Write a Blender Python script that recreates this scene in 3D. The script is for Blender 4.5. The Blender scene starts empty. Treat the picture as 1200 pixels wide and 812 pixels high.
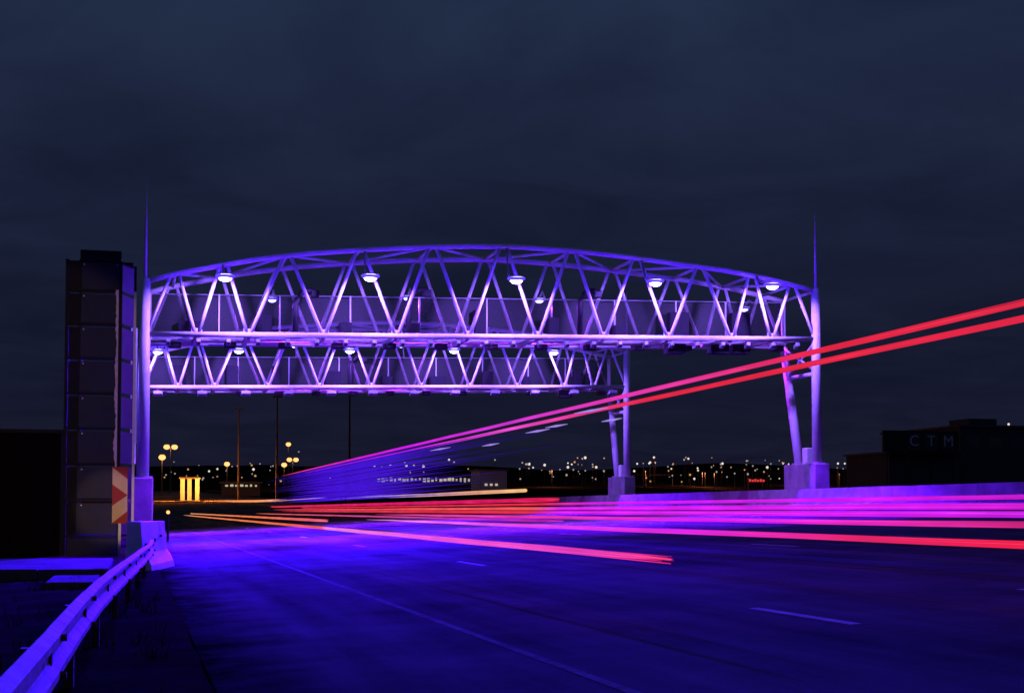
import bpy, bmesh, math, random
from mathutils import Vector, Matrix, noise
random.seed(7)
S = bpy.context.scene
COL = S.collection
R = math.radians

# ------------------------------------------------------------------ camera
F = 1750.0                       # focal length in pixels of a 1200 px wide frame
HZ = 598.0                       # row of the horizon
CAM_Z = 1.4
PHI = math.atan(82.0 / F)
PSI = math.atan(443.0 / F * math.cos(PHI))
cam_d = bpy.data.cameras.new("camera")
cam = bpy.data.objects.new("camera", cam_d)
COL.objects.link(cam)
cam.location = (0, 0, CAM_Z)
cam.rotation_euler = (R(90) + PHI, 0, -PSI)
cam_d.sensor_width = 36.0
cam_d.lens = 36.0 * F / 1200.0
cam_d.shift_y = 110.0 / 1200.0
cam_d.clip_start = 0.1
cam_d.clip_end = 12000
S.camera = cam

# ------------------------------------------------------------------ world: dusk sky under thin cloud
W = bpy.data.worlds.new("World")
S.world = W
W.use_nodes = True
nt = W.node_tree
nt.nodes.clear()
def N(tree, typ, **kw):
    n = tree.nodes.new(typ)
    for k, v in kw.items():
        if k == 'inp':
            for kk, vv in v.items():
                n.inputs[kk].default_value = vv
        else:
            setattr(n, k, v)
    return n
out = N(nt, 'ShaderNodeOutputWorld')
bg = N(nt, 'ShaderNodeBackground', inp={'Strength': 1.04})
tc = N(nt, 'ShaderNodeTexCoord')
sep = N(nt, 'ShaderNodeSeparateXYZ')
nt.links.new(tc.outputs['Generated'], sep.inputs[0])
# project the view direction on a flat cloud layer
addz = N(nt, 'ShaderNodeMath', operation='ADD', inp={1: 0.10})
mxz = N(nt, 'ShaderNodeMath', operation='MAXIMUM', inp={1: 0.0})
nt.links.new(sep.outputs['Z'], mxz.inputs[0])
nt.links.new(mxz.outputs[0], addz.inputs[0])
dx = N(nt, 'ShaderNodeMath', operation='DIVIDE')
dy = N(nt, 'ShaderNodeMath', operation='DIVIDE')
for d, c in ((dx, 'X'), (dy, 'Y')):
    nt.links.new(sep.outputs[c], d.inputs[0])
    nt.links.new(addz.outputs[0], d.inputs[1])
comb = N(nt, 'ShaderNodeCombineXYZ')
nt.links.new(dx.outputs[0], comb.inputs[0])
nt.links.new(dy.outputs[0], comb.inputs[1])
cn = N(nt, 'ShaderNodeTexNoise', inp={'Scale': 1.9, 'Detail': 7.0, 'Roughness': 0.56, 'Distortion': 0.7})
nt.links.new(comb.outputs[0], cn.inputs['Vector'])
# clear-air gradient
gr = N(nt, 'ShaderNodeValToRGB')
e = gr.color_ramp.elements
e[0].position = 0.0;  e[0].color = (0.0085, 0.0085, 0.0230, 1)
e[1].position = 1.0;  e[1].color = (0.0175, 0.0300, 0.0690, 1)
for p, c in ((0.10, (0.0080, 0.0105, 0.0285, 1)), (0.20, (0.0100, 0.0145, 0.0380, 1)),
             (0.33, (0.0155, 0.0262, 0.0630, 1))):
    q = e.new(p); q.color = c
nt.links.new(mxz.outputs[0], gr.inputs[0])
cr = N(nt, 'ShaderNodeValToRGB')
e = cr.color_ramp.elements
e[0].position = 0.30; e[0].color = (0.72, 0.72, 0.75, 1)
e[1].position = 0.70; e[1].color = (1.16, 1.15, 1.11, 1)
nt.links.new(cn.outputs['Fac'], cr.inputs[0])
mul = N(nt, 'ShaderNodeMix', data_type='RGBA', blend_type='MULTIPLY', inp={0: 1.0})
nt.links.new(gr.outputs[0], mul.inputs[6])
nt.links.new(cr.outputs[0], mul.inputs[7])
nt.links.new(mul.outputs[2], bg.inputs['Color'])
nt.links.new(bg.outputs[0], out.inputs['Surface'])

S.view_settings.view_transform = 'Standard'
S.view_settings.look = 'None'
S.view_settings.exposure = 0.0
S.view_settings.gamma = 1.0
S.render.engine = 'CYCLES'
S.cycles.use_denoising = True
S.cycles.max_bounces = 5
S.cycles.diffuse_bounces = 2
S.cycles.sample_clamp_indirect = 3.0
S.cycles.caustics_reflective = False
S.cycles.caustics_refractive = False

# sodium street light behind the viewpoint that catches the tower, the chevron board and the boarded building
_l = bpy.data.lights.new('street_light', 'SPOT')
_l.color = (1.0, 0.58, 0.32); _l.energy = 12000; _l.spot_size = R(10.5); _l.spot_blend = 0.25; _l.shadow_soft_size = 0.25
street = bpy.data.objects.new('street_light', _l); COL.objects.link(street)
street.location = (-4.5, -9.0, 7.5)
street.rotation_euler = (Vector((-3.4, 48.0, 4.4)) - street.location).to_track_quat('-Z', 'Y').to_euler()

_h = bpy.data.lights.new('headlamp', 'SPOT')      # headlamp of a car waiting behind the viewpoint
_h.color = (1.0, 0.60, 0.32); _h.energy = 19000; _h.spot_size = R(2.6); _h.spot_blend = 0.5; _h.shadow_soft_size = 0.08
headlamp = bpy.data.objects.new('headlamp', _h); COL.objects.link(headlamp)
headlamp.location = (-3.2, -9.0, 0.9)
headlamp.rotation_euler = (Vector((-.75, 46.6, 1.5)) - headlamp.location).to_track_quat('-Z', 'Y').to_euler()

# lamp colours and powers of the gantries
LAMP_COL = (0.058, 0.002, 1.0)
LAMP_POOL = (0.12, 0.002, 1.0)
LAMP_FWD = (0.034, 0.001, 1.0)
LAMP_TRUSS = (0.27, 0.125, 1.0)
LAMP_PINK = (0.34, 0.018, 1.0)
P_DOWN, P_MID, P_WIDE, P_WASH, P_TRUSS, P_REAR = 46000.0, 330000.0, 400.0, 380.0, 2300.0, 2600.0

# ------------------------------------------------------------------ from picture to place
_rot = cam.rotation_euler.to_matrix()
def ray(px, py):
    return _rot @ Vector(((px - 600) / F, -(py - 516) / F, -1.0))
def at_Y(px, py, Y):
    d = ray(px, py); t = Y / d.y
    return Vector((d.x * t, Y, CAM_Z + d.z * t))
def at_Z(px, py, Z):
    d = ray(px, py); t = (Z - CAM_Z) / d.z
    return Vector((d.x * t, d.y * t, Z))

# ------------------------------------------------------------------ materials
def mat(name, col, rough=0.6, metal=0.0, var=0.25, scale=4.0, bump=0.0, stain=None, spec=0.5):
    m = bpy.data.materials.new(name); m.use_nodes = True
    t = m.node_tree; b = t.nodes['Principled BSDF']
    b.inputs['Roughness'].default_value = rough
    b.inputs['Metallic'].default_value = metal
    b.inputs['Specular IOR Level'].default_value = spec
    c = N(t, 'ShaderNodeTexCoord')
    n = N(t, 'ShaderNodeTexNoise', inp={'Scale': scale, 'Detail': 6.0, 'Roughness': 0.62})
    t.links.new(c.outputs['Object'], n.inputs['Vector'])
    r = N(t, 'ShaderNodeValToRGB')
    e = r.color_ramp.elements
    e[0].position = 0.28; e[0].color = tuple(x * (1 - var) for x in col) + (1,)
    e[1].position = 0.72; e[1].color = tuple(min(1, x * (1 + var)) for x in col) + (1,)
    t.links.new(n.outputs['Fac'], r.inputs[0])
    last = r.outputs[0]
    if stain:
        n2 = N(t, 'ShaderNodeTexNoise', inp={'Scale': scale * 0.33, 'Detail': 8.0, 'Roughness': 0.7})
        t.links.new(c.outputs['Object'], n2.inputs['Vector'])
        r2 = N(t, 'ShaderNodeValToRGB')
        r2.color_ramp.elements[0].position = 0.56; r2.color_ramp.elements[0].color = (0, 0, 0, 1)
        r2.color_ramp.elements[1].position = 0.70; r2.color_ramp.elements[1].color = (1, 1, 1, 1)
        t.links.new(n2.outputs['Fac'], r2.inputs[0])
        mx = N(t, 'ShaderNodeMix', data_type='RGBA')
        t.links.new(r2.outputs[0], mx.inputs[0]); t.links.new(last, mx.inputs[6])
        mx.inputs[7].default_value = stain + (1,)
        last = mx.outputs[2]
    t.links.new(last, b.inputs['Base Color'])
    if bump:
        bm = N(t, 'ShaderNodeBump', inp={'Strength': bump, 'Distance': 0.02})
        n3 = N(t, 'ShaderNodeTexNoise', inp={'Scale': scale * 9, 'Detail': 4.0})
        t.links.new(c.outputs['Object'], n3.inputs['Vector'])
        t.links.new(n3.outputs['Fac'], bm.inputs['Height'])
        t.links.new(bm.outputs[0], b.inputs['Normal'])
    return m
def glow(name, col, strength=1.0):
    m = bpy.data.materials.new(name); m.use_nodes = True
    t = m.node_tree; t.nodes.clear()
    o = N(t, 'ShaderNodeOutputMaterial'); e = N(t, 'ShaderNodeEmission', inp={'Strength': strength})
    e.inputs['Color'].default_value = tuple(col) + (1,)
    t.links.new(e.outputs[0], o.inputs[0])
    return m
def glow_along(name, stops, strength=1.0):
    """a light that changes colour along the road: stops = [(world Y, colour)]"""
    m = bpy.data.materials.new(name); m.use_nodes = True
    t = m.node_tree; t.nodes.clear()
    o = N(t, 'ShaderNodeOutputMaterial'); e = N(t, 'ShaderNodeEmission', inp={'Strength': strength})
    g = N(t, 'ShaderNodeNewGeometry'); s = N(t, 'ShaderNodeSeparateXYZ')
    t.links.new(g.outputs['Position'], s.inputs[0])
    stops = sorted(stops, key=lambda q: q[0])
    y0, y1 = stops[0][0], stops[-1][0]
    mr = N(t, 'ShaderNodeMapRange', inp={'From Min': y0, 'From Max': max(y1, y0 + .01)})
    t.links.new(s.outputs['Y'], mr.inputs['Value'])
    r = N(t, 'ShaderNodeValToRGB')
    el = r.color_ramp.elements
    while len(el) > 1: el.remove(el[-1])
    for i, (y, c) in enumerate(stops):
        p = (y - y0) / max(y1 - y0, .01)
        q = el[0] if i == 0 else el.new(p)
        q.position = p; q.color = tuple(c) + (1,)
    t.links.new(mr.outputs[0], r.inputs[0])
    n = N(t, 'ShaderNodeTexNoise', noise_dimensions='1D', inp={'Scale': 0.35, 'Detail': 3.0})
    t.links.new(s.outputs['Y'], n.inputs['W'])
    m2 = N(t, 'ShaderNodeMapRange', inp={'To Min': 0.75 * strength, 'To Max': 1.25 * strength})
    t.links.new(n.outputs['Fac'], m2.inputs['Value'])
    t.links.new(m2.outputs[0], e.inputs['Strength'])
    t.links.new(r.outputs[0], e.inputs['Color'])
    t.links.new(e.outputs[0], o.inputs[0])
    return m

M = {}
M['white_steel'] = mat('white_painted_steel', (0.74, 0.74, 0.74), 0.42, var=0.10, scale=2.0, stain=(0.52, 0.50, 0.47))
M['grey_steel'] = mat('galvanised_steel', (0.42, 0.43, 0.45), 0.45, metal=0.35, var=0.2, scale=5)
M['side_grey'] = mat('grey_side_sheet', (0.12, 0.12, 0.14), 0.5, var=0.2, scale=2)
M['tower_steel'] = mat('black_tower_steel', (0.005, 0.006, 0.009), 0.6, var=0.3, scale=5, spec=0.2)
M['dark_steel'] = mat('dark_steel', (0.016, 0.016, 0.020), 0.55, metal=0.0, var=0.3, scale=5)
M['equip'] = mat('grey_equipment_paint', (0.022, 0.022, 0.028), 0.6, spec=0.1, var=0.15, scale=6)
M['antenna'] = mat('grey_antenna_case', (0.22, 0.22, 0.24), 0.5, var=0.15, scale=6)
M['black'] = mat('black_plastic', (0.010, 0.010, 0.011), 0.5, var=0.3, scale=6)
M['concrete'] = mat('weathered_concrete', (0.22, 0.21, 0.20), 0.9, var=0.35, scale=1.6, bump=0.4, stain=(0.09, 0.085, 0.08), spec=0.2)
M['whitewash'] = mat('whitewashed_concrete', (0.80, 0.79, 0.77), 0.8, var=0.15, scale=1.6, bump=0.3, stain=(0.45, 0.43, 0.41))
M['rail'] = mat('galvanised_guardrail', (0.50, 0.50, 0.52), 0.7, metal=0.0, spec=0.006, var=0.35, scale=4.5, bump=0.35, stain=(0.26, 0.235, 0.22))
M['rust'] = mat('rusty_bolt', (0.16, 0.07, 0.03), 0.8, var=0.4, scale=20)
M['timber'] = mat('tarred_timber', (0.05, 0.04, 0.03), 0.85, var=0.4, scale=9)
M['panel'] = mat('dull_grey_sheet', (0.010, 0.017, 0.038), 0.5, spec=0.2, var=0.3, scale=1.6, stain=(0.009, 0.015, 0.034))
M['brown'] = mat('dark_brown_boards', (0.007, 0.0045, 0.004), 0.85, spec=0.05, var=0.35, scale=3)
M['pale_cloth'] = mat('pale_torn_sheet', (0.86, 0.72, 0.60), 0.7, var=0.2, scale=6)
M['red'] = mat('red_sign_film', (0.50, 0.012, 0.008), 0.6, var=0.1, scale=4)
M['cream'] = mat('white_sign_film', (0.86, 0.64, 0.30), 0.6, var=0.1, scale=4)
M['old_slab'] = mat('stained_slab', (0.13, 0.125, 0.12), 0.9, var=0.35, scale=1.2, spec=0.0, bump=0.3, stain=(0.06, 0.055, 0.05))
M['tar'] = mat('tar_seam', (0.025, 0.025, 0.025), 0.9, var=0.3, scale=3, spec=0.1)
M['bluewall'] = mat('pale_plaster', (0.45, 0.45, 0.52), 0.8, var=0.12, scale=0.4)
M['darkwall'] = mat('dark_cladding', (0.05, 0.05, 0.06), 0.8, var=0.2, scale=0.4)
M['roof'] = mat('dull_roof_sheet', (0.09, 0.08, 0.09), 0.7, var=0.2, scale=0.5)
M['letter'] = mat('grey_letter_face', (0.55, 0.55, 0.60), 0.6, var=0.1, scale=2)
M['dash_paint'] = mat('lane_dash_paint', (0.42, 0.42, 0.40), 0.9, spec=0.0, var=0.3, scale=4.0)
M['paint'] = mat('worn_road_paint', (0.15, 0.15, 0.145), 0.9, spec=0.0, var=0.45, scale=4.0, stain=(0.06, 0.06, 0.06))
M['grass'] = mat('dry_grass', (0.03, 0.027, 0.016), 0.95, spec=0.0, var=0.4, scale=2)
M['lens'] = glow('lit_lamp_lens', (0.40, 0.36, 1.0), 30.0)
M['lens_small'] = glow('lit_small_lens', (0.42, 0.36, 1.0), 14.0)
M['halo'] = glow('blue_halo_glow', (0.10, 0.045, 1.0), 1.6)  # blue halo round the lamps, painted as a glow
M['sodium'] = glow('sodium_lamp', (1.0, 0.46, 0.14), 1.9)
M['city'] = glow('white_city_lamp', (1.0, 0.86, 0.72), 0.9)
M['city3'] = glow('warm_city_lamp', (1.0, 0.50, 0.20), 0.6)
M['city2'] = glow('faint_city_lamp', (1.0, 0.85, 0.78), 0.38)
M['window'] = glow('lit_window', (1.0, 0.86, 0.60), 0.50)
M['neon'] = glow('red_neon', (1.0, 0.05, 0.06), 0.8)
# wire mesh of the walkway screens
ms = mat('wire_mesh', (0.03, 0.03, 0.035), 0.5, metal=0.2, var=0.1, scale=6)
t = ms.node_tree
_b = t.nodes['Principled BSDF']; _o = t.nodes['Material Output']
_tr = N(t, 'ShaderNodeBsdfTransparent'); _mx = N(t, 'ShaderNodeMixShader', inp={0: 0.30})
t.links.new(_tr.outputs[0], _mx.inputs[1]); t.links.new(_b.outputs[0], _mx.inputs[2]); t.links.new(_mx.outputs[0], _o.inputs[0])
M['mesh'] = ms

def asphalt():
    m = bpy.data.materials.new('asphalt'); m.use_nodes = True
    t = m.node_tree; b = t.nodes['Principled BSDF']
    c = N(t, 'ShaderNodeTexCoord')
    n1 = N(t, 'ShaderNodeTexNoise', inp={'Scale': 0.35, 'Detail': 7.0, 'Roughness': 0.65})
    n2 = N(t, 'ShaderNodeTexNoise', inp={'Scale': 55.0, 'Detail': 3.0, 'Roughness': 0.7})
    mp = N(t, 'ShaderNodeMapping'); mp.inputs['Scale'].default_value = (1.0, 0.06, 1.0)
    n3 = N(t, 'ShaderNodeTexNoise', inp={'Scale': 1.3, 'Detail': 5.0, 'Roughness': 0.6})   # wheel tracks along the road
    t.links.new(c.outputs['Object'], n1.inputs['Vector']); t.links.new(c.outputs['Object'], n2.inputs['Vector'])
    t.links.new(c.outputs['Object'], mp.inputs[0]); t.links.new(mp.outputs[0], n3.inputs['Vector'])
    a = N(t, 'ShaderNodeMath', operation='MULTIPLY_ADD', inp={1: 0.5})
    t.links.new(n1.outputs['Fac'], a.inputs[0]); 
    h = N(t, 'ShaderNodeMath', operation='MULTIPLY', inp={1: 0.5}); t.links.new(n3.outputs['Fac'], h.inputs[0])
    t.links.new(h.outputs[0], a.inputs[2])
    r = N(t, 'ShaderNodeValToRGB'); e = r.color_ramp.elements
    e[0].position = 0.34; e[0].color = (0.050, 0.050, 0.051, 1)
    e[1].position = 0.66; e[1].color = (0.19, 0.188, 0.185, 1)
    t.links.new(a.outputs[0], r.inputs[0])
    mx = N(t, 'ShaderNodeMix', data_type='RGBA', blend_type='MULTIPLY', inp={0: 0.55})
    t.links.new(r.outputs[0], mx.inputs[6]); t.links.new(n2.outputs['Color'], mx.inputs[7])
    g = N(t, 'ShaderNodeMix', data_type='RGBA', blend_type='MIX', inp={0: 0.25})
    # soil washed over the left edge of the shoulder
    sx = N(t, 'ShaderNodeSeparateXYZ'); t.links.new(c.outputs['Object'], sx.inputs[0])
    n4 = N(t, 'ShaderNodeTexNoise', inp={'Scale': 0.8, 'Detail': 7.0, 'Roughness': 0.65}); t.links.new(c.outputs['Object'], n4.inputs['Vector'])
    ma = N(t, 'ShaderNodeMath', operation='MULTIPLY_ADD', inp={1: 2.4}); t.links.new(n4.outputs['Fac'], ma.inputs[0]); t.links.new(sx.outputs['X'], ma.inputs[2])
    mr = N(t, 'ShaderNodeMapRange', inp={'From Min': 1.75, 'From Max': 2.8}); t.links.new(ma.outputs[0], mr.inputs['Value'])
    t.links.new(mr.outputs[0], g.inputs[0]); g.inputs[6].default_value = (0.010, 0.009, 0.007, 1)
    t.links.new(mx.outputs[2], g.inputs[7])
    t.links.new(g.outputs[2], b.inputs['Base Color'])
    b.inputs['Roughness'].default_value = 0.75
    b.inputs['Specular IOR Level'].default_value = 0.0
    bp = N(t, 'ShaderNodeBump', inp={'Strength': 0.7, 'Distance': 0.02})
    t.links.new(n2.outputs['Fac'], bp.inputs['Height']); t.links.new(bp.outputs[0], b.inputs['Normal'])
    return m
M['asphalt'] = asphalt()
M['ground'] = mat('dark_soil', (0.016, 0.014, 0.011), 0.95, var=0.5, scale=0.8, bump=0.8, stain=(0.022, 0.020, 0.012), spec=0.0)

# ------------------------------------------------------------------ mesh helpers
class MB:
    def __init__(s): s.v, s.f, s.m, s.cur = [], [], [], 0
    def box(s, c, d, rot=None):
        b = len(s.v)
        for z in (-.5, .5):
            for y in (-.5, .5):
                for x in (-.5, .5):
                    p = Vector((x * d[0], y * d[1], z * d[2]))
                    if rot is not None: p = rot @ p
                    s.v.append(tuple(Vector(c) + p))
        for q in ((0, 2, 3, 1), (4, 5, 7, 6), (0, 1, 5, 4), (2, 6, 7, 3), (0, 4, 6, 2), (1, 3, 7, 5)):
            s.f.append(tuple(b + k for k in q)); s.m.append(s.cur)
        return s
    def b2(s, x0, x1, y0, y1, z0, z1):
        return s.box(((x0+x1)/2, (y0+y1)/2, (z0+z1)/2), (x1-x0, y1-y0, z1-z0))
    def path(s, pts, rad, n=10, cap=True):
        pts = [Vector(p) for p in pts]
        rad = rad if isinstance(rad, (list, tuple)) else [rad] * len(pts)
        b = len(s.v); up = None
        for i, p in enumerate(pts):
            d = (pts[min(i+1, len(pts)-1)] - pts[max(i-1, 0)]).normalized()
            ref = Vector((0, 0, 1)) if abs(d.z) < .9 else Vector((1, 0, 0))
            u = d.cross(ref).normalized(); w = u.cross(d).normalized()
            for k in range(n):
                a = 2 * math.pi * k / n
                s.v.append(tuple(p + (u * math.cos(a) + w * math.sin(a)) * rad[i]))
        for i in range(len(pts)-1):
            for k in range(n):
                k2 = (k+1) % n
                s.f.append((b+i*n+k, b+i*n+k2, b+(i+1)*n+k2, b+(i+1)*n+k)); s.m.append(s.cur)
        if cap:
            s.f.append(tuple(b+k for k in range(n))[::-1]); s.m.append(s.cur)
            s.f.append(tuple(b+(len(pts)-1)*n+k for k in range(n))); s.m.append(s.cur)
        return s
    def tube(s, a, b, r, n=10): return s.path([a, b], r, n)
    def sweep(s, prof_at, pts, close=False):
        """prof_at(i) gives the outline of station i"""
        b = len(s.v); n = None
        for i in range(len(pts)):
            q = prof_at(i); n = len(q)
            s.v += [tuple(x) for x in q]
        for i in range(len(pts)-1):
            for k in range(n if close else n-1):
                k2 = (k+1) % n
                s.f.append((b+i*n+k, b+i*n+k2, b+(i+1)*n+k2, b+(i+1)*n+k)); s.m.append(s.cur)
        if close:
            s.f.append(tuple(b+k for k in range(n))[::-1]); s.m.append(s.cur)
            s.f.append(tuple(b+(len(pts)-1)*n+k for k in range(n))); s.m.append(s.cur)
        return s
    def dome(s, c, rx, ry, rz, rings=5, n=14, full=False):
        """lower half of an ellipsoid (or the full one)"""
        b = len(s.v); c = Vector(c)
        a1 = math.pi if full else math.pi/2
        for i in range(rings+1):
            a = a1 * i / rings
            for k in range(n):
                t = 2*math.pi*k/n
                if full:
                    s.v.append(tuple(c + Vector((rx*math.sin(a)*math.cos(t), ry*math.sin(a)*math.sin(t), rz*math.cos(a)))))
                else:
                    s.v.append(tuple(c + Vector((rx*math.cos(a)*math.cos(t), ry*math.cos(a)*math.sin(t), -rz*math.sin(a)))))
        for i in range(rings):
            for k in range(n):
                k2 = (k+1) % n
                s.f.append((b+i*n+k, b+(i+1)*n+k, b+(i+1)*n+k2, b+i*n+k2)); s.m.append(s.cur)
        return s
    def build(s, name, mats, parent=None, off=(0, 0, 0), smooth=False, bevel=0.0):
        me = bpy.data.meshes.new(name)
        o_ = Vector(off)
        me.from_pydata([tuple(Vector(v) - o_) for v in s.v], [], s.f)
        mats = mats if isinstance(mats, (list, tuple)) else [mats]
        for m in mats: me.materials.append(m)
        for p, k in zip(me.polygons, s.m):
            p.material_index = k; p.use_smooth = smooth and len(p.vertices) == 4
        me.update()
        bm = bmesh.new(); bm.from_mesh(me)
        bmesh.ops.remove_doubles(bm, verts=bm.verts, dist=1e-5)
        if bevel: 
            bmesh.ops.bevel(bm, geom=list(bm.edges), offset=bevel, segments=1, affect='EDGES', profile=.7)
        bmesh.ops.recalc_face_normals(bm, faces=bm.faces)
        bm.to_mesh(me); bm.free()
        ob = bpy.data.objects.new(name, me)
        COL.objects.link(ob)
        if parent is not None:
            ob.parent = parent
        else:
            ob.location = o_
        return ob
def tag(o, label=None, cat=None, group=None, kind=None):
    for k, v in (('label', label), ('category', cat), ('group', group), ('kind', kind)):
        if v: o[k] = v
    return o
def empty(name, loc, label, cat, group=None):
    o = bpy.data.objects.new(name, None); COL.objects.link(o); o.location = loc
    o.empty_display_size = .2
    return tag(o, label, cat, group)
def spot(name, loc, target, col, power, cone, blend, parent, off, radius=0.12):
    l = bpy.data.lights.new(name, 'SPOT' if cone else 'POINT')
    l.color = col; l.energy = power; l.shadow_soft_size = radius
    if cone: l.spot_size = R(cone); l.spot_blend = blend
    o = bpy.data.objects.new(name, l); COL.objects.link(o)
    o.parent = parent; o.location = Vector(loc) - Vector(off)
    o.rotation_euler = (Vector(target) - Vector(loc)).to_track_quat('-Z', 'Y').to_euler()
    return o

# ------------------------------------------------------------------ terrain
BANK = 0.05
EDGE_L, EDGE_R = 0.62, 28.0
def bend(Y):                      # the carriageway swings left beyond the gantries
    return -0.00045 * max(0, Y - 130) ** 2
def road_z(X, Y=0):
    return BANK * (X - bend(Y)) - 0.0
def terrain(X, Y):
    x = X - bend(min(Y, 420))
    if x < EDGE_L + .4: z = BANK * x + .012 - max(0, x - .45) * .12 + max(-1.0, min(0, x - EDGE_L) * 0.005)
    elif x < 28.6: z = BANK * x - 0.10
    else: z = BANK * 28.6 - 0.10 - min(1.0, (x - 28.6) * 0.03)
    near = max(0.0, min(1.0, (Y - 150) / 120.0))
    rise = 0.030 * max(0, min(Y, 1500) - 165)
    bumps = noise.noise(Vector((X / 170.0, Y / 210.0, 3.1))) * 9 + noise.noise(Vector((X / 48.0, Y / 60.0, 8.7))) * 2.6
    far = max(0.0, min(1.0, (Y - 250) / 400.0))
    side = max(0.0, min(1.0, (X - 70) / 160.0)) * max(0.0, min(1.0, (Y - 90) / 150.0)) * 2.0
    return z * (1 - near) + near * 0.6 + rise + bumps * far + side
def lines(parts):
    r = []
    for a, b, n in parts:
        r += [a + (b - a) * i / n for i in range(n)]
    return r + [parts[-1][1]]
xs = lines([(-4000, -600, 10), (-600, -60, 18), (-60, -6, 14), (-6, 0.3, 14), (0.3, 1.2, 9), (1.2, 28.6, 6), (28.6, 60, 8), (60, 700, 50), (700, 4000, 12)])
ys = lines([(-60, 0, 6), (0, 40, 90), (40, 150, 22), (150, 700, 60), (700, 1700, 40), (1700, 6000, 10)])
def terrain_v(x, y):
    z = terrain(x, y)
    if y < 60 and x < 1.1:
        z += noise.noise(Vector((x * .9, y * .7, 1.0))) * (0.06 if x < .3 else .035)
    return (x, y, z)
me = bpy.data.meshes.new('ground')
nx = len(xs)
me.from_pydata([terrain_v(x, y) for y in ys for x in xs], [],
               [(j*nx+i, j*nx+i+1, (j+1)*nx+i+1, (j+1)*nx+i) for j in range(len(ys)-1) for i in range(nx-1)])
me.materials.append(M['ground'])
for p in me.polygons: p.use_smooth = True
g = bpy.data.objects.new('ground', me); COL.objects.link(g); tag(g, kind='structure')

# road
rb = MB()
st = lines([(-40, 130, 34), (130, 330, 40)])
rb.sweep(lambda i: [(X + bend(st[i]), st[i], BANK * X + (terrain(X + bend(st[i]), st[i]) - BANK * X + .12 if st[i] > 150 else 0))
                    for X in (0.62, 3.3, 6.6, 9.9, 13.2, 16.5, 19.8, 23.1, 28.2)], st)
road = tag(rb.build('road', M['asphalt']), kind='structure')
def strip(name, X, y0, y1, w, m=None, parent=road):
    b = MB(); ss = lines([(y0, y1, max(1, int((y1 - y0) / 12)))])
    b.sweep(lambda i: [(X + bend(ss[i]) + d, ss[i], BANK * (X + d) + 0.005) for d in (-w/2, w/2)], ss)
    return b.build(name, m or M['paint'], parent)
strip('edge_line', 3.3, -10, 145, 0.09)
strip('edge_line', 23.4, -10, 145, 0.13)
for X in (6.6, 9.9, 13.2, 16.5, 19.8):
    for k in range(-1, 9):
        strip('lane_dash', X, 12.9 + 15.4 * k, 15.3 + 15.4 * k, 0.12, M['dash_paint'])
# expansion joints of the slab under the gantries and a long repair seam
for X, y0, y1 in ((11.4, -5, 120), (21.3, 0, 120)):
    b = MB(); b.sweep(lambda i: [(X + d, (y0, y1)[i], BANK * (X + d) + .004) for d in (-.02, .02)], (0, 1))
    b.build('seam', M['tar'], road)

# ------------------------------------------------------------------ gantries
BOT = [230.5, 291.75, 379.4, 464.8, 548.8, 629.9, 707.7, 783.3, 857.5, 904.5]
TOP = [205, 262, 336, 422, 507, 590, 670, 746, 820, 881, 929]
ARC = [(170, 330), (200, 322), (264, 310), (300, 304), (360, 297), (420, 293), (480, 290), (540, 288.5), (600, 289), (660, 293), (710, 298), (760, 304.5), (850, 317), (905, 328), (956, 341)]
Y1, Y2, DEP = 60.0, 86.0, 3.4
XL = at_Y(169.5, 400, Y1).x
XR = at_Y(956.5, 400, Y1).x
BX = [at_Y(p, 391, Y1).x for p in BOT]
TX = [at_Y(p, 320, Y1).x for p in TOP]
_arc = [at_Y(p, q, Y1) for p, q in ARC]
zl, zr = at_Y(178, 391.5, Y1).z, at_Y(945, 397, Y1).z
def chord_z(X): return zl + (zr - zl) * (X - XL) / (XR - XL)
def arch_z(X):
    pts = [(a.x, a.z) for a in _arc]
    if X <= pts[0][0]: return pts[0][1]
    for (a, za), (b, zb) in zip(pts, pts[1:]):
        if X <= b:
            return za + (zb - za) * (X - a) / (b - a)
    return pts[-1][1]

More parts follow.
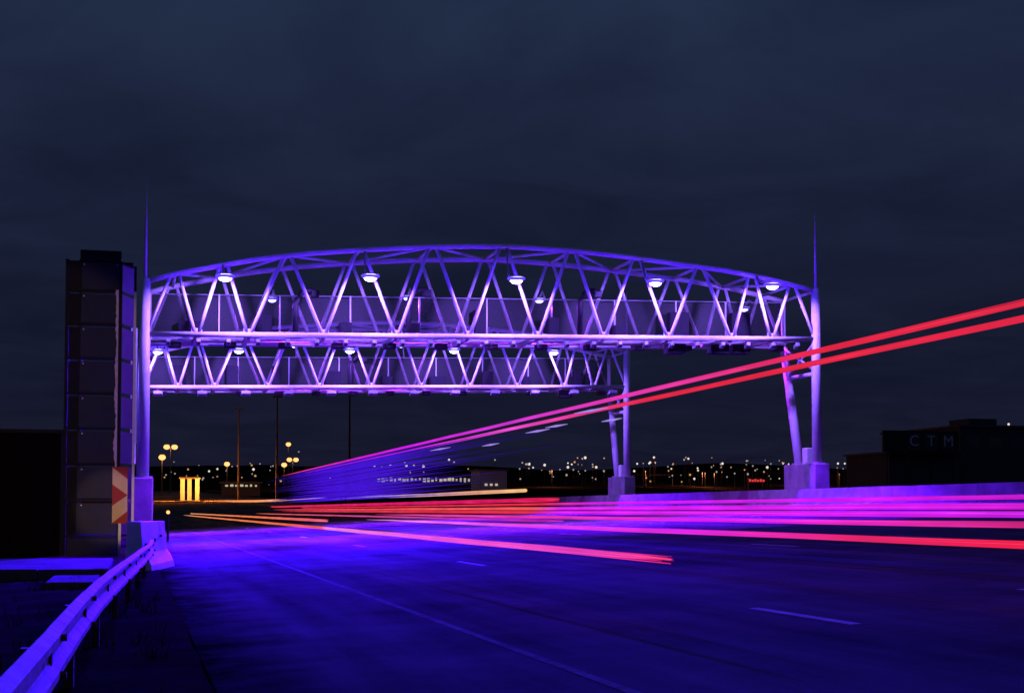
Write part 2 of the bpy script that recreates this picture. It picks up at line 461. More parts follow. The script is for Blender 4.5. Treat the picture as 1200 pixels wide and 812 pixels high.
def gantry(Yg, label, near_lamps, far_lamps, davits, wide):
    base = Vector((XL, Yg, 0))
    root = empty('toll_gantry', base, label, 'gantry', 'lit toll gantries over the road')
    Yf, Yr = Yg, Yg + DEP
    ws, gs = M['white_steel'], M['grey_steel']
    B = lambda mb, name, m, parent=root, smooth=False, bevel=0: mb.build(name, m, parent, base, smooth, bevel)
    # bottom chords, arched top chords
    for Y in (Yf, Yr):
        B(MB().tube((XL, Y, chord_z(XL)), (XR, Y, chord_z(XR)), 0.110, 12), 'bottom_chord', ws, smooth=True)
        n = 40
        pts = [(XL + (XR-XL)*i/n, Y, arch_z(XL + (XR-XL)*i/n)) for i in range(n+1)]
        B(MB().path(pts, 0.115, 10), 'arched_top_chord', ws, smooth=True)
    # web members
    for Y in (Yf, Yr):
        r = 0.075
        for i, x in enumerate(BX):
            for t, s in ((TX[i], 1), (TX[i+1], -1)):
                tx = t + s * 0.16
                b = MB().tube((x + (-.09 if s > 0 else .09), Y, chord_z(x) + .10), (tx, Y, arch_z(tx) - .06), r, 10)
                B(b, 'diagonal', ws, smooth=True)
            gp = MB().box((x, Y, chord_z(x) + .12), (.42, .05, .24))
            B(gp, 'gusset_plate', ws)
        B(MB().tube((XL + .1, Y, chord_z(XL) + .1), (TX[0] - .16, Y, arch_z(TX[0]) - .05), r, 10), 'diagonal', ws, smooth=True)
        B(MB().tube((XR - .1, Y, chord_z(XR) + .1), (TX[-1] + .1, Y, arch_z(TX[-1]) - .05), r, 10), 'diagonal', ws, smooth=True)
    # bracing between the two arches, and floor beams between the bottom chords
    for i, x in enumerate(TX):
        B(MB().tube((x, Yf, arch_z(x)), (x, Yr, arch_z(x)), 0.07, 8), 'cross_strut', ws, smooth=True)
        if i + 1 < len(TX):
            a, b = (x, Yf, arch_z(x)), (TX[i+1], Yr, arch_z(TX[i+1]))
            if i % 2: a, b = (x, Yr, arch_z(x)), (TX[i+1], Yf, arch_z(TX[i+1]))
            B(MB().tube(a, b, 0.06, 8), 'wind_brace', ws, smooth=True)
    for x in BX:
        z = chord_z(x)
        B(MB().b2(x - .07, x + .07, Yf + .1, Yr - .1, z - .14, z + .06), 'floor_beam', gs)
    # walkway
    nseg = 12
    for i in range(nseg):
        x0 = XL + .3 + (XR - XL - .6) * i / nseg; x1 = XL + .3 + (XR - XL - .6) * (i + 1) / nseg - .03
        z = chord_z((x0 + x1) / 2)
        b = MB()
        for k in range(16):
            y = Yf + .55 + k * .15
            b.b2(x0, x1, y, y + .06, z + .07, z + .11)
        B(b, 'walkway_grating', gs)
    x0, x1 = XL + .25, XR - .25
    for Y, h in ((Yr - .42, 2.0),):
        B(MB().tube((x0, Y, chord_z(x0) + h), (x1, Y, chord_z(x1) + h), 0.024, 8), 'handrail', gs)
    for Y in (Yr - .36,):
        q = MB(); n = 1
        q.sweep(lambda i: [(xx, yy, chord_z(xx) + zz) for xx in ((x0, x1)[i],) for yy, zz in ((Y-.01, .10), (Y+.01, .10), (Y+.01, .30), (Y-.01, .30))], (0, 1), close=True)
        B(q, 'kick_plate', ws)
    px = [x0] + [(a + b) / 2 for a, b in zip(BX, BX[1:])] + [x1]
    for x in px:
        z = chord_z(x)
        B(MB().b2(x - .032, x + .032, Yr - .46, Yr - .39, z + .1, z + 2.02), 'screen_post', gs)
    for a, b in zip(px, px[1:]):
        z = chord_z((a+b)/2)
        B(MB().b2(a + .06, b - .06, Yr - .432, Yr - .418, z + .34, z + 1.93), 'mesh_screen', M['mesh'])
    # equipment on and under the walkway
    rnd = random.Random(int(Yg))
    for k in range(9):
        x = XL + 1.9 + k * 3.05 + rnd.uniform(-.3, .3); z = chord_z(x)
        w = rnd.choice((.5, .7, .9)); h = rnd.choice((.7, 1.0, 1.3))
        c = B(MB().b2(x - w/2, x + w/2, Yr - 1.05, Yr - .62, z + .13, z + .13 + h), 'equipment_cabinet', M['equip'], bevel=.02)
        B(MB().b2(x - w/2 + .05, x + w/2 - .05, Yr - 1.075, Yr - 1.055, z + .2, z + .08 + h), 'cabinet_door', M['equip'], c)
    nb = 24 if not wide else 12
    for k in range(nb):
        x = XL + .9 + (XR - XL - 1.8) * k / (nb - 1); z = chord_z(x)
        y = Yf + .05
        if wide:
            b = MB().box((x, y, z - .36), (.52, .42, .20), Matrix.Rotation(R(-16), 3, 'X'))
            cb = B(b, 'toll_antenna', M['antenna'], bevel=.02)
            B(MB().b2(x - .05, x + .05, y - .03, y + .05, z - .30, z - .12), 'bracket', gs, cb)
        else:
            b = MB().box((x, y, z - .30), (.17, .36, .17), Matrix.Rotation(R(-20), 3, 'X'))
            cb = B(b, 'toll_camera', M['antenna'], bevel=.015)
            B(MB().b2(x - .03, x + .03, y, y + .06, z - .24, z - .10), 'bracket', gs, cb)
            B(MB().tube((x, y - .17, z - .36), (x, y - .24, z - .385), .06, 10), 'camera_lens', M['black'], cb)
    for k in range(13):
        x = XL + 1.2 + (XR - XL - 2.4) * k / 12; z = chord_z(x)
        b = MB().b2(x - .24, x + .24, Yf + 1.2, Yf + 1.7, z - .40, z - .16)
        B(b, 'sensor_box', M['equip'] if k % 3 else M['black'], bevel=.03)
    for dxp in (([22.6, 24.6, 25.6]) if not wide else [25.2]):
        z = chord_z(dxp)
        B(MB().b2(dxp - .42, dxp + .42, Yf + .35, Yf + .95, z - .62, z - .2), 'camera_housing', M['black'], bevel=.03)
    # davit arms
    for x, h in davits:
        z = chord_z(x)
        pts = [(x, Yf + 1.7, z + .1), (x + .02, Yf + 1.7, z + h * .55)]
        for k in range(1, 8):
            a = math.pi * .62 * k / 7
            pts.append((x + .55 - .55 * math.cos(a), Yf + 1.7, z + h * .55 + .75 * math.sin(a)))
        d = B(MB().path(pts, [.12] * len(pts), 10), 'davit_arm', M['dark_steel'], smooth=True)
        e_ = Vector(pts[-1])
        B(MB().box(e_ + Vector((.05, 0, -.1)), (.34, .3, .3)), 'winch', M['dark_steel'], d, bevel=.03)
    # floodlights
    def flood(x, Y, z, big, side, powers):
        arm = MB().path([(x, Yf if side < 0 else Yr, arch_z(x) if big else chord_z(x) + 2.0), (x, (Yf if side < 0 else Yr) + side * .45, z + .32), (x, Y, z + .10)], .045, 8)
        w = .34 if big else .23
        f = MB().box((x, Y, z + .07), (w * 1.9, .42, .06))
        fl = B(f, 'floodlight', M['grey_steel'], bevel=.03)
        B(arm, 'lamp_arm', gs, fl, smooth=True)
        B(MB().dome((x, Y, z + .035), w * 1.12, .34, .15 if big else .10), 'halo_dome', M['halo'], fl, smooth=True)  # added glowing dome that paints the lamp's blue halo
        B(MB().dome((x, Y, z + .035), w * .86, .26, .24 if big else .16), 'lens', M['lens'] if big else M['lens_small'], fl, smooth=True)
        for (p, dy, cone, bl, col) in powers:
            spot('floodlight_beam', (x, Y, z - .30), (x - (2.0 if dy < -10 else 0), Y + dy, z - 6), col, p, cone, bl, root, base)
    for p, q in near_lamps:
        v = at_Y(p, q, Yf - 1.7)
        flood(v.x, v.y, v.z, True, -1, ((P_DOWN, -2.4, 80, .14, LAMP_POOL), (P_MID * (1.0 if v.x < 12 else .04), -13.0, 40, .9, LAMP_FWD), (P_WIDE, -1.0, 168, .3, LAMP_COL), (P_WASH, 0, 0, 0, LAMP_COL), (P_TRUSS, 3.0, 158, .3, LAMP_TRUSS)))
    for p, q in far_lamps:
        v = at_Y(p, q, Yr + 1.0)
        flood(v.x, v.y, v.z, False, 1, ((P_REAR, -1.6, 150, .4, LAMP_PINK),))
    # portal legs
    for X, side in ((XL, -1), (XR, 1)):
        gz = BANK * X
        pz = 2.67 if side < 0 else at_Y(952, 543, Y1).z
        top = arch_z(X) + .1
        B(MB().path([(X, Yf, pz - .1), (X, Yf, top)], [.225, .205], 16), 'column', ws, smooth=True)
        B(MB().tube((X, Yf, pz), (X, Yf, pz + .06), .36, 16), 'base_flange', gs)
        lt = (X, Yr, chord_z(X) - .05)
        B(MB().path([(X, Yf + 1.75, pz - .1), lt], [.225, .17], 16), 'raking_leg', ws, smooth=True)
        B(MB().tube((X, Yf + 1.75, pz), (X, Yf + 1.75, pz + .06), .36, 16), 'base_flange', gs)
        zc = chord_z(X)
        for za, ya, zb, yb in ((zc - .05, Yf, zc - 1.45, Yr - .42), (zc - 1.45, Yf, zc - .05, Yr)):
            B(MB().tube((X, ya, za), (X, yb, zb), .055, 8), 'leg_brace', ws, smooth=True)
        B(MB().tube((X, Yf, zc - 1.5), (X, Yr - .42, zc - 1.5), .10, 8), 'leg_strut', ws, smooth=True)
        B(MB().tube((X, Yf, arch_z(X)), (X, Yr, arch_z(X)), .07, 8), 'cross_strut', ws, smooth=True)
        B(MB().tube((X, Yr, zc), (X, Yr, arch_z(X)), .11, 10), 'end_post', ws, smooth=True)
        B(MB().path([(X, Yf, top), (X, Yf, top + 2.4), (X, Yf, 14.6)], [.07, .05, .015], 8), 'top_spike', ws, smooth=True)  # thin tapering spike above the column
        B(MB().b2(X - .34 if side > 0 else X - .58, X + .38, Yf - .45, Yf + 2.75, gz - .3, pz), 'plinth', M['concrete'], bevel=.04)
        if side > 0:
            B(MB().b2(X - .2, X + .2, Yf + .62, Yf + 1.1, pz + .004, pz + .72), 'junction_box', M['white_steel'], bevel=.03)
    # cable ladder on the left column
    X = XL - .36
    c = MB()
    for xx in (X - .12, X + .06):
        c.b2(xx - .03, xx + .03, Yf - .2, Yf - .14, 4.0, chord_z(XL) + .2)
    k = 4.2
    while k < chord_z(XL):
        c.b2(X - .09, X + .03, Yf - .19, Yf - .15, k, k + .04); k += .35
    B(c, 'cable_ladder', ws)
    return root

gantry(Y1, 'nearer lilac-lit arched toll gantry with five bright floodlights along its top',
       [(264, 324), (434, 324), (605, 327), (768, 330), (905, 334)],
       [(319, 351), (478, 349), (632, 352), (872, 362)],
       [(at_Y(351, 391, Y1).x, 2.4), (at_Y(487, 391, Y1).x, 2.6), (at_Y(693, 391, Y1).x, 2.7)], False)
gantry(Y2, 'farther arched toll gantry seen below the near one, its right leg near mid-picture',
       [(185, 411), (280, 410), (410, 410), (532, 410), (649, 412)], [(345, 405), (470, 405)], [(12.3, 2.2)], True)

# ------------------------------------------------------------------ barriers
def jersey(name, x_c, y0, y1, h, flip, label, cat, zf, step=6.0, top_w=.2, base_w=.62):
    root = empty(name, (x_c, y0, zf(x_c)), label, cat)
    y = y0
    while y < y1 - .1:
        e = min(y + step, y1)
        prof = [(-base_w/2, 0), (-base_w/2, .09), (-base_w/2 + .14, .28), (-top_w/2, h), (top_w/2, h), (base_w/2 - .14, .28), (base_w/2, .09), (base_w/2, 0)]
        b = MB(); ss = (y + .012, e - .012)
        b.sweep(lambda i: [(x_c + u, ss[i], zf(x_c) + v) for u, v in prof], ss, close=True)
        b.build('barrier_section', M['concrete'], root, (x_c, y0, zf(x_c)))
        y = e
    return root
jersey('median_barrier', 28.3, 4, 154, .92, False, 'long concrete median barrier along the far right edge of the road', 'barrier', lambda x: BANK * x)
# approach barrier the guardrail is bolted to
rz = BANK * .7
ab = empty('concrete_barrier', (.7, 35.4, rz), 'pale concrete barrier end with bolt holes at the foot of the left column', 'barrier')
h = 1.13
offb = (.7, 35.4, rz)
plan = [(.41, 35.0), (.98, 37.5), (1.02, 41.5), (1.04, 46.5)]          # road-side foot line: the nose is turned in
def nb(i):
    x, yy = plan[i]; fl = .14 if i else .05
    g_ = BANK * x
    return [(x - .60, yy + (.1 if i == 0 else 0), g_ - .05), (x - .56, yy + .1, g_ + h * (1 - .03 * i)), (x - .26, yy, g_ + h * (1 - .03 * i)), (x - .20, yy, g_ + .40), (x - fl * .2, yy, g_ + .14), (x, yy, g_ - .05)]
b = MB(); b.sweep(nb, plan, close=True)
b.build('barrier_body', M['whitewash'], ab, offb, bevel=.012)
b = MB()
b.sweep(lambda i: [((.16, -.16)[i], yy, rz + zz) for yy, zz in ((35.45, (.80, .72)[i]), (36.6, (.80, .72)[i]), (36.6, (h + .0, .86)[i]), (35.45, (h + .0, .86)[i]))], (0, 1), close=True)
b.build('wing', M['whitewash'], ab, offb)
for k, v in ((.25, .60), (.5, .68), (.75, .76), (.4, .44)):
    bx, by = .41 + .57 * k - .23, 35.0 + 2.5 * k
    MB().tube((bx - .01, by, rz + v), (bx + .05, by - .015, rz + v), .032, 8).build('bolt', M['rust'], ab, offb)

# guardrail
gpts = [(-.62, 1.0), (-.56, 3.5), (-.50, 5.9), (-.45, 8.4), (-.40, 11.5), (-.33, 14.5), (-.20, 18), (-.04, 22), (.12, 26), (.28, 30), (.40, 35.38)]
def gx(Y):
    for (a, ya), (b_, yb) in zip(gpts, gpts[1:]):
        if Y <= yb:
            return a + (b_ - a) * (Y - ya) / (yb - ya)
    return gpts[-1][0]
gr_ = empty('guardrail', (-.5, 5, 0), 'galvanised steel guardrail curving along the dark verge to the concrete barrier', 'guardrail')
W_PROF = [(-.005, .0), (.055, .035), (.055, .075), (.0, .13), (.0, .18), (.055, .235), (.055, .275), (-.005, .31), (-.012, .31), (.047, .272), (.047, .238), (-.008, .183), (-.008, .127), (.047, .078), (.047, .038), (-.012, 0)]
TOPZ = .75
y = 1.0; secs = []
while y < 35.3:
    e = min(y + 3.81, 35.38)
    n = 6; ss = [y + (e + .16 - y) * i / n if e < 35.3 else y + (e - y) * i / n for i in range(n + 1)]
    lift = .005 * (len(secs) % 2)
    b = MB()
    b.sweep(lambda i: [(gx(ss[i]) + u + lift, ss[i], TOPZ - .31 + v) for u, v in W_PROF], ss, close=True)
    s_ = b.build('rail_section', M['rail'], gr_, (-.5, 5, 0))
    for v in (.05, .155, .255):
        bb = MB().tube((gx(y) + .045 * (v != .155), y + .08, TOPZ - .31 + v), (gx(y) + .075 * (v != .155) + .02, y + .08, TOPZ - .31 + v), .02, 8)
        bb.build('bolt', M['rust'], s_, (-.5, 5, 0))
    px_ = gx(y)
    MB().b2(px_ - .15, px_ - .07, y - .05, y + .05, -.4, TOPZ - .10).build('post', M['timber'], gr_, (-.5, 5, 0), bevel=.006)
    MB().b2(px_ - .069, px_ - .015, y - .05, y + .05, TOPZ - .26, TOPZ - .06).build('spacer_block', M['timber'], gr_, (-.5, 5, 0))
    MB().b2(px_ - .012, px_ + .022, y - .06, y + .06, TOPZ - .20, TOPZ - .11).build('washer_plate', M['rust'], gr_, (-.5, 5, 0))
    secs.append(s_); y = e

# ------------------------------------------------------------------ panelled tower, chevron board, kerbs and dark building at the left
YT = 48.0
def pt(px, py, Y=YT): return at_Y(px, py, Y)
xa, xb, xc, xd = pt(75, 600).x, pt(91, 600).x, pt(138, 600).x, pt(155, 600).x
zt, zb = pt(100, 304).z, pt(100, 647).z
base = Vector(((xa + xd) / 2, YT, 0))
tw = empty('panelled_tower', base, 'tall dark tower of grey square panels beside the left column', 'tower')
def TB(mb, name, m, parent=tw, bevel=0): return mb.build(name, m, parent, base, False, bevel)
rows = [304, 341, 380, 420, 461, 502, 544, 586, 628]
for i in range(len(rows) - 1):
    z1, z0 = pt(100, rows[i] + 2).z, pt(100, rows[i+1] - 1).z
    sh = .012 * i
    p_ = TB(MB().b2(xb + .03 - sh, xc - .03, YT, YT + .05, z0 + .03, z1 - .03), 'panel', M['panel'], bevel=.008)
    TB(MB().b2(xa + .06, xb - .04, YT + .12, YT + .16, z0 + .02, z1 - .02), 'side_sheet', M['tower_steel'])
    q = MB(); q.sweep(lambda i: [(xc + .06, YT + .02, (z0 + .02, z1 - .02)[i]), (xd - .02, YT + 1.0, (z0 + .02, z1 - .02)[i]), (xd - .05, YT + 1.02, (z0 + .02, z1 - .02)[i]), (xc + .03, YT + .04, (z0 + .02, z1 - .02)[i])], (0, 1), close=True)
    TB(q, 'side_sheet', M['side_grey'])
    for xx in (xb + .10, xc - .1):
        TB(MB().tube((xx, YT - .012, z1 - .1), (xx, YT + .01, z1 - .1), .025, 8), 'rivet', M['grey_steel'], p_)
for r_ in rows[1:]:
    z = pt(100, r_).z
    TB(MB().b2(xa + .02, xc + .05, YT - .04, YT + .09, z - .045, z + .045), 'crossbar', M['tower_steel'])
for x in (xa, xb, xc):
    TB(MB().b2(x - .05, x + .05, YT + .02, YT + .16, 0, zt), 'post', M['tower_steel'])
    TB(MB().b2(x - .05, x + .05, YT + 1.1, YT + 1.22, 0, zt), 'post', M['tower_steel'])
TB(MB().b2(xb - .02, xc + .02, YT - .06, YT + 1.2, zt - .02, pt(100, 293).z), 'cap', M['tower_steel'], bevel=.02)
TB(MB().b2(xd - .05, xd + .05, YT + 1.05, YT + 1.17, 0, zt), 'post', M['tower_steel'])
TB(MB().b2(xa, xd - .06, YT + .17, YT + 1.04, zt - .1, zt - .02), 'roof_plate', M['tower_steel'])
TB(MB().b2(pt(78, 630).x, xc, YT - .35, YT - .06, 0, pt(100, 630).z), 'base_box', M['panel'], bevel=.02)
TB(MB().b2(xd - .03, xd + .05, YT - .05, YT + .01, .2, pt(152, 342).z), 'edge_rail', M['white_steel'])
# torn pale sheet edge hanging down beside the panels: a ragged ribbon
b = MB(); n = 70
rn = random.Random(5)
zz0, zz1 = pt(136, 612).z, pt(136, 340).z
ed = []
for i in range(n + 1):
    z = zz0 + (zz1 - zz0) * i / n
    w = .05 + .10 * max(0, noise.noise(Vector((z * 1.3, 2, 0))) + .35) + rn.uniform(-.02, .02)
    ed.append((z, w, .03 * math.sin(z * 5)))
b.sweep(lambda i: [(xc - .05 - ed[i][1] * .9, YT - .07 + ed[i][2], ed[i][0]), (xc - .05, YT - .065, ed[i][0]), (xc - .05, YT - .055, ed[i][0]), (xc - .05 - ed[i][1] * .9, YT - .06 + ed[i][2], ed[i][0])], ed, close=True)
tag(TB(b, 'torn_sheet', M['pale_cloth']), 'ragged pale strip of torn sheet')

YC = 46.6
cx0, cx1 = at_Y(131.5, 580, YC).x, at_Y(149.5, 580, YC).x
cz0, cz1 = at_Y(140, 613, YC).z, at_Y(140, 547, YC).z
cs = empty('chevron_sign', (cx0, YC, 0), 'red and cream chevron hazard board between tower and left column', 'sign')
CB = lambda mb, name, m: mb.build(name, m, cs, (cx0, YC, 0))
CB(MB().b2(cx0, cx1, YC, YC + .03, cz0, cz1), 'board', M['red'])
b = MB(); hz = (cz0 + cz1) / 2; ww = cx1 - cx0; hh = (cz1 - cz0) / 2
for s_ in (-1, 1):
    q = [(cx0 + .0, hz + s_ * hh * .99), (cx0, hz + s_ * hh * .38), (cx1 - .005, hz + s_ * .004), (cx1 - .005, hz + s_ * hh * .57)]
    k = len(b.v)
    b.v += [(x, YC - .004, z) for x, z in q] + [(x, YC - .0005, z) for x, z in q]
    b.f += [(k, k+1, k+2, k+3), (k, k+4, k+5, k+1), (k+1, k+5, k+6, k+2), (k+2, k+6, k+7, k+3), (k+3, k+7, k+4, k)]; b.m += [0] * 5
CB(b, 'chevron_stripe', M['cream'])
CB(MB().b2((cx0+cx1)/2 - .04, (cx0+cx1)/2 + .04, YC + .035, YC + .1, -.1, cz1 - .1), 'post', M['grey_steel'])

def slab(px0, px1, y0, y1, top, label):
    r0, r1 = at_Y(px0, 660, (y0 + y1) / 2).x, at_Y(px1, 660, (y0 + y1) / 2).x
    r = empty('concrete_slab', (r0, y0, 0), label, 'slab')
    n = max(1, int((r1 - r0) / 1.4))
    for i in range(n):
        x0 = r0 + (r1 - r0) * i / n; x1 = r0 + (r1 - r0) * (i + 1) / n - .015
        MB().b2(x0, x1, y0, y1, -.4, top + .006 * math.sin(i * 3)).build('slab_bay', M['old_slab'], r, (r0, y0, 0), bevel=.02)
slab(-260, 131, 34.2, 42.0, .12, 'long low concrete slab in front of the dark building and tower')
slab(58, 116, 29.2, 32.4, .06, 'short concrete slab lying nearer than the long one')

YB = 52.0
bx1 = at_Y(74, 580, YB).x; bx0 = bx1 - 9.0; bz = at_Y(40, 503, YB).z
db = empty('dark_building', (bx0, YB, 0), 'low dark brown boarded building at the left edge of the picture', 'building')
DB = lambda mb, name, m: mb.build(name, m, db, (bx0, YB, 0))
DB(MB().b2(bx0, bx1 - .05, YB + .06, YB + 5, -.3, bz - .12), 'wall', M['brown'])
k = 0; z = -.2
while z < bz - .2:
    DB(MB().b2(bx0, bx1 - .1, YB + (.0 if k % 2 else .012), YB + .055, z + .008, z + .22), 'board', M['brown']); z += .228; k += 1
DB(MB().b2(bx0 - .2, bx1, YB - .12, YB + 5.2, bz - .12, bz), 'roof', M['tower_steel'])
DB(MB().b2(bx1 - .095, bx1 - .0, YB - .03, YB + .055, -.3, bz - .125), 'corner_post', M['tower_steel'])

# ------------------------------------------------------------------ light trails (tail lights of passing vehicles)
RED = (.88, .022, .070); PINK = (.95, .045, .48); MAG = (.80, .012, 1.0); ORG = (1.0, .20, .06); HOT = (1.0, .10, .10); VIO = (.35, .03, 1.0)
COSP = math.cos(PSI)
def trail_pt(X, z, Y): return (X + bend(Y), Y, z)
def Y_of(X, px):
    d = ray(px, HZ); return X * d.y / d.x
def trail(X, m, px_near, px_far, rad, stops, label, group='red light trails low over the road', name='light_trail', wob=.0):
    z = CAM_Z - m * X / COSP
    yn = Y_of(X, px_near) if px_near else -22.0
    yf = Y_of(X, px_far)
    n = 26
    rad *= .86
    rt = random.Random(len(label) * 7 + int(X * 10))
    b = MB()
    def strand(dx_, dz_, r, f0, f1):
        a0 = yn + (yf - yn) * f0 if px_near or f0 > 0 else yn
        a1 = yn + (yf - yn) * f1
        ss = [a0 + (a1 - a0) * (i / n) ** 1.5 for i in range(n + 1)]
        ph = rt.uniform(0, 6)
        b.path([(X + dx_, s, z + dz_ + .15 * rad * math.sin(s * .55 + ph)) for s in ss],
               [r * min(1, (i + .6) / 2.2 if f0 > 0 or px_near else 1, (n - i + .3) / 3.0) for i in range(n + 1)], 6)
    b.cur = 1
    strand(0, 0, rad * .78, 0, 1)
    b.cur = 0
    for k in range(18):
        an = 2 * math.pi * k / 18 + rt.uniform(-.2, .2); q = rad * rt.uniform(.55, 1.12)
        f0 = rt.uniform(0, .012) if rt.random() < .6 else 0.0
        strand(q * math.cos(an), q * math.sin(an), rad * rt.uniform(.12, .24), f0 if px_near else 0, 1 - rt.uniform(0, .25))
    ys_ = [(Y_of(X, p), c) for p, c in stops]
    core = [(y_, tuple(min(1.0, v * 1.15 + .03) for v in c)) for y_, c in ys_]
    o = b.build(name, [glow_along(name + '_glow', ys_, .85), glow_along(name + '_core', core, 1.0)], None, (X, yn, z), smooth=True)
    return tag(o, label, 'light trail', group)
hi = 'high red light trails of a tall vehicle'
trail(10.3, -.2335, None, 330, .042, [(1300, RED), (960, RED), (760, PINK), (600, (.75, .04, .75)), (480, MAG), (330, RED)], 'upper of the two red light trails rising high across the right column', hi)
trail(11.16, -.2165, None, 345, .043, [(1300, RED), (960, RED), (760, RED), (600, (.95, .08, .7)), (480, MAG), (345, RED)], 'lower of the two red light trails rising high across the right column', hi)
trail(20.6, -.0155, None, 310, .055, [(1300, (.6, .01, .6)), (1000, MAG), (700, MAG), (640, RED), (310, RED)], 'topmost magenta light trail lying just below the median barrier')
trail(15.5, -.0050, None, 320, .072, [(1300, (.75, .01, .7)), (1000, MAG), (660, MAG), (630, HOT), (320, RED)], 'broad bright magenta light trail, second from the top at the right edge')
trail(12.9, .0045, None, 330, .048, [(1300, (.6, .01, .8)), (1000, MAG), (660, MAG), (620, RED), (330, RED)], 'thin magenta light trail, third from the top at the right edge')
trail(10.5, .0163, None, 440, .040, [(1300, (.7, .02, .12)), (1000, (.9, .02, .6)), (860, MAG), (640, (.9, .03, .4)), (440, (.7, .05, .3))], 'crimson light trail, second from the bottom at the right edge')
trail(8.4, .0385, None, 430, .040, [(1300, (1, .015, .04)), (1000, (.95, .02, .18)), (800, (.85, .02, .9)), (520, (.9, .1, .8)), (430, (.9, .3, .5))], 'lowest long light trail, ending red at the right edge')
trail(4.8, .0915, 786, 215, .040, [(786, (1, .02, .16)), (700, (.95, .05, .55)), (500, (.95, .10, .85)), (385, (1, .25, .8)), (378, HOT), (300, ORG), (215, (1, .35, .15))], 'pink light trail nearest the camera, ending bluntly on the open road')
trail(6.6, .0530, 384, 216, .055, [(384, (.9, .12, .2)), (300, ORG), (216, (1, .4, .2))], 'short orange light trail beside the far end of the nearest pink one')
trail(17.5, -.0260, 655, 305, .09, [(655, (.8, .01, .1)), (480, (.8, .01, .16)), (305, (.9, .03, .08))], 'dull red light trail ending at mid-picture above the magenta ones')
trail(9.9, .0245, 660, 300, .035, [(660, (.5, .01, .5)), (480, (.65, .05, .35)), (300, (1, .15, .05))], 'faint crimson light trail between the bright band and the nearest pink trail')
# white headlight trail in the opposing lanes
pp = [(616, 574.5, 118), (560, 577, 130), (500, 580, 145), (430, 582.5, 165), (360, 585, 190), (300, 587, 215), (247, 587.2, 240)]
vs = [at_Y(p, q, Y) for p, q, Y in pp]
b = MB(); b.path(vs, [.14, .16, .14, .14, .13, .15, .12], 8)
o = b.build('light_trail', glow_along('headlight_trail_glow', [(vs[0].y, (.9, .52, .22)), (vs[1].y, (.8, .35, .2)), (vs[3].y, (.60, .40, .75)), (vs[5].y, (1, .35, .12)), (vs[6].y, (1, .25, .08))]), None, tuple(vs[0]), smooth=True)
tag(o, 'cream headlight trail ending left of the far right leg', 'light trail')
# glowing streaks painting the blue light on the tall vehicle's side: too many to count
b = MB(); rn = random.Random(3)
for i in range(120):
    u = i / 119
    z = CAM_Z + .55 + 1.88 * u
    X = 10.5 + rn.uniform(-.2, .35)
    far_ = rn.uniform(76, 124)
    near_ = rn.uniform(42, 64) if u < .55 or rn.random() < .5 else rn.uniform(34, 54)
    b.path([(X, near_, z), (X, near_ + 16, z), (X, far_ - 14, z), (X, far_, z)], [.001, .016, .021, .001], 5)
o = b.build('blue_light_streaks', glow_along('blue_streak_glow', [(36, (.012, .004, .10)), (48, (.02, .006, .20)), (62, (.055, .008, .62)), (86, (.06, .006, .70)), (100, (.03, .004, .35)), (106, (.012, .003, .10))]), None, (10.5, 70, 2.5))
tag(o, 'wedge of fine blue light streaks under the high red trails', 'light streaks', None, 'stuff')
for (p, q, w, lab) in ((630, 505, 14, 'third lavender glint counted from the right under the high red trails'), (693, 481, 20, 'longest lavender glint close under the high red trails by the far right leg'),
                      (717, 492, 12, 'lavender glint touching the far right leg below the red trails'), (652, 499, 13, 'lavender glint just left of the longest one, below the high red trails'), (516, 526, 12, 'leftmost lavender glint under the high red trails'),
                      (575, 521, 10, 'small lavender glint lying lowest, second from the left')):
    a, c = at_Y(p - w, q + w * .17, 12 / .0001 if False else Y_of(10.1, p - w)), at_Y(p + w, q - w * .17, Y_of(10.1, p + w))
    b = MB(); mid = (a + c) / 2
    b.path([a, mid, c], [.006, .030, .006], 6)
    o = b.build('light_glint', glow('lavender_glint', (.45, .30, 1.0), .8), None, tuple(mid))  # glow stands in for lamp-lit patches on the passing vehicle
    tag(o, lab, 'light glint', 'lavender glints under the high trails')

# ------------------------------------------------------------------ far side: lamps, masts, buildings
def hit_ground(px, Y): 
    d = ray(px, HZ); X = d.x * Y / d.y
    return X, terrain(X, Y)
def sodium_lamp(px, py, Y, label, heads=1, power=0):
    v = at_Y(px, py, Y); gz = terrain(v.x, Y)
    r = empty('street_lamp', (v.x, Y, gz), label, 'street lamp', 'orange street lamps at the left')
    off = (v.x, Y, gz)
    MB().path([(v.x, Y, gz - .3), (v.x, Y, v.z - .25)], [.16, .09], 8).build('pole', M['dark_steel'], r, off)
    for k in range(heads):
        x = v.x + (k - (heads - 1) / 2) * 1.5
        h = MB().b2(x - .5, x + .5, Y - .3, Y + .3, v.z + .32, v.z + .5).build('lamp_head', M['dark_steel'], r, off, bevel=.05)
        MB().dome((x, Y, v.z - .12), .62, .55, .50, 7, 12, True).build('lens', M['sodium'], h, off, smooth=True)
        if heads > 1: MB().tube((v.x, Y, v.z - .3), (x, Y, v.z + .1), .06, 6).build('lamp_arm', M['dark_steel'], r, off)
    if power:
        l = bpy.data.lights.new('sodium_light', 'POINT'); l.color = (1, .38, .08); l.energy = power; l.shadow_soft_size = .3
        o = bpy.data.objects.new('sodium_light', l); COL.objects.link(o); o.parent = r; o.location = (0, -.9, v.z - gz - .6)
sodium_lamp(200, 523, 300, 'taller twin-headed orange street lamp just right of the left column', 2, 500)
sodium_lamp(190, 535, 270, 'bright orange street lamp nearest the left column', 1, 500)
sodium_lamp(266, 543, 330, 'lone orange street lamp between the left column and the red trails', 1, 500)
sodium_lamp(338, 520, 360, 'tallest orange street lamp above the start of the red trails', 1, 300)
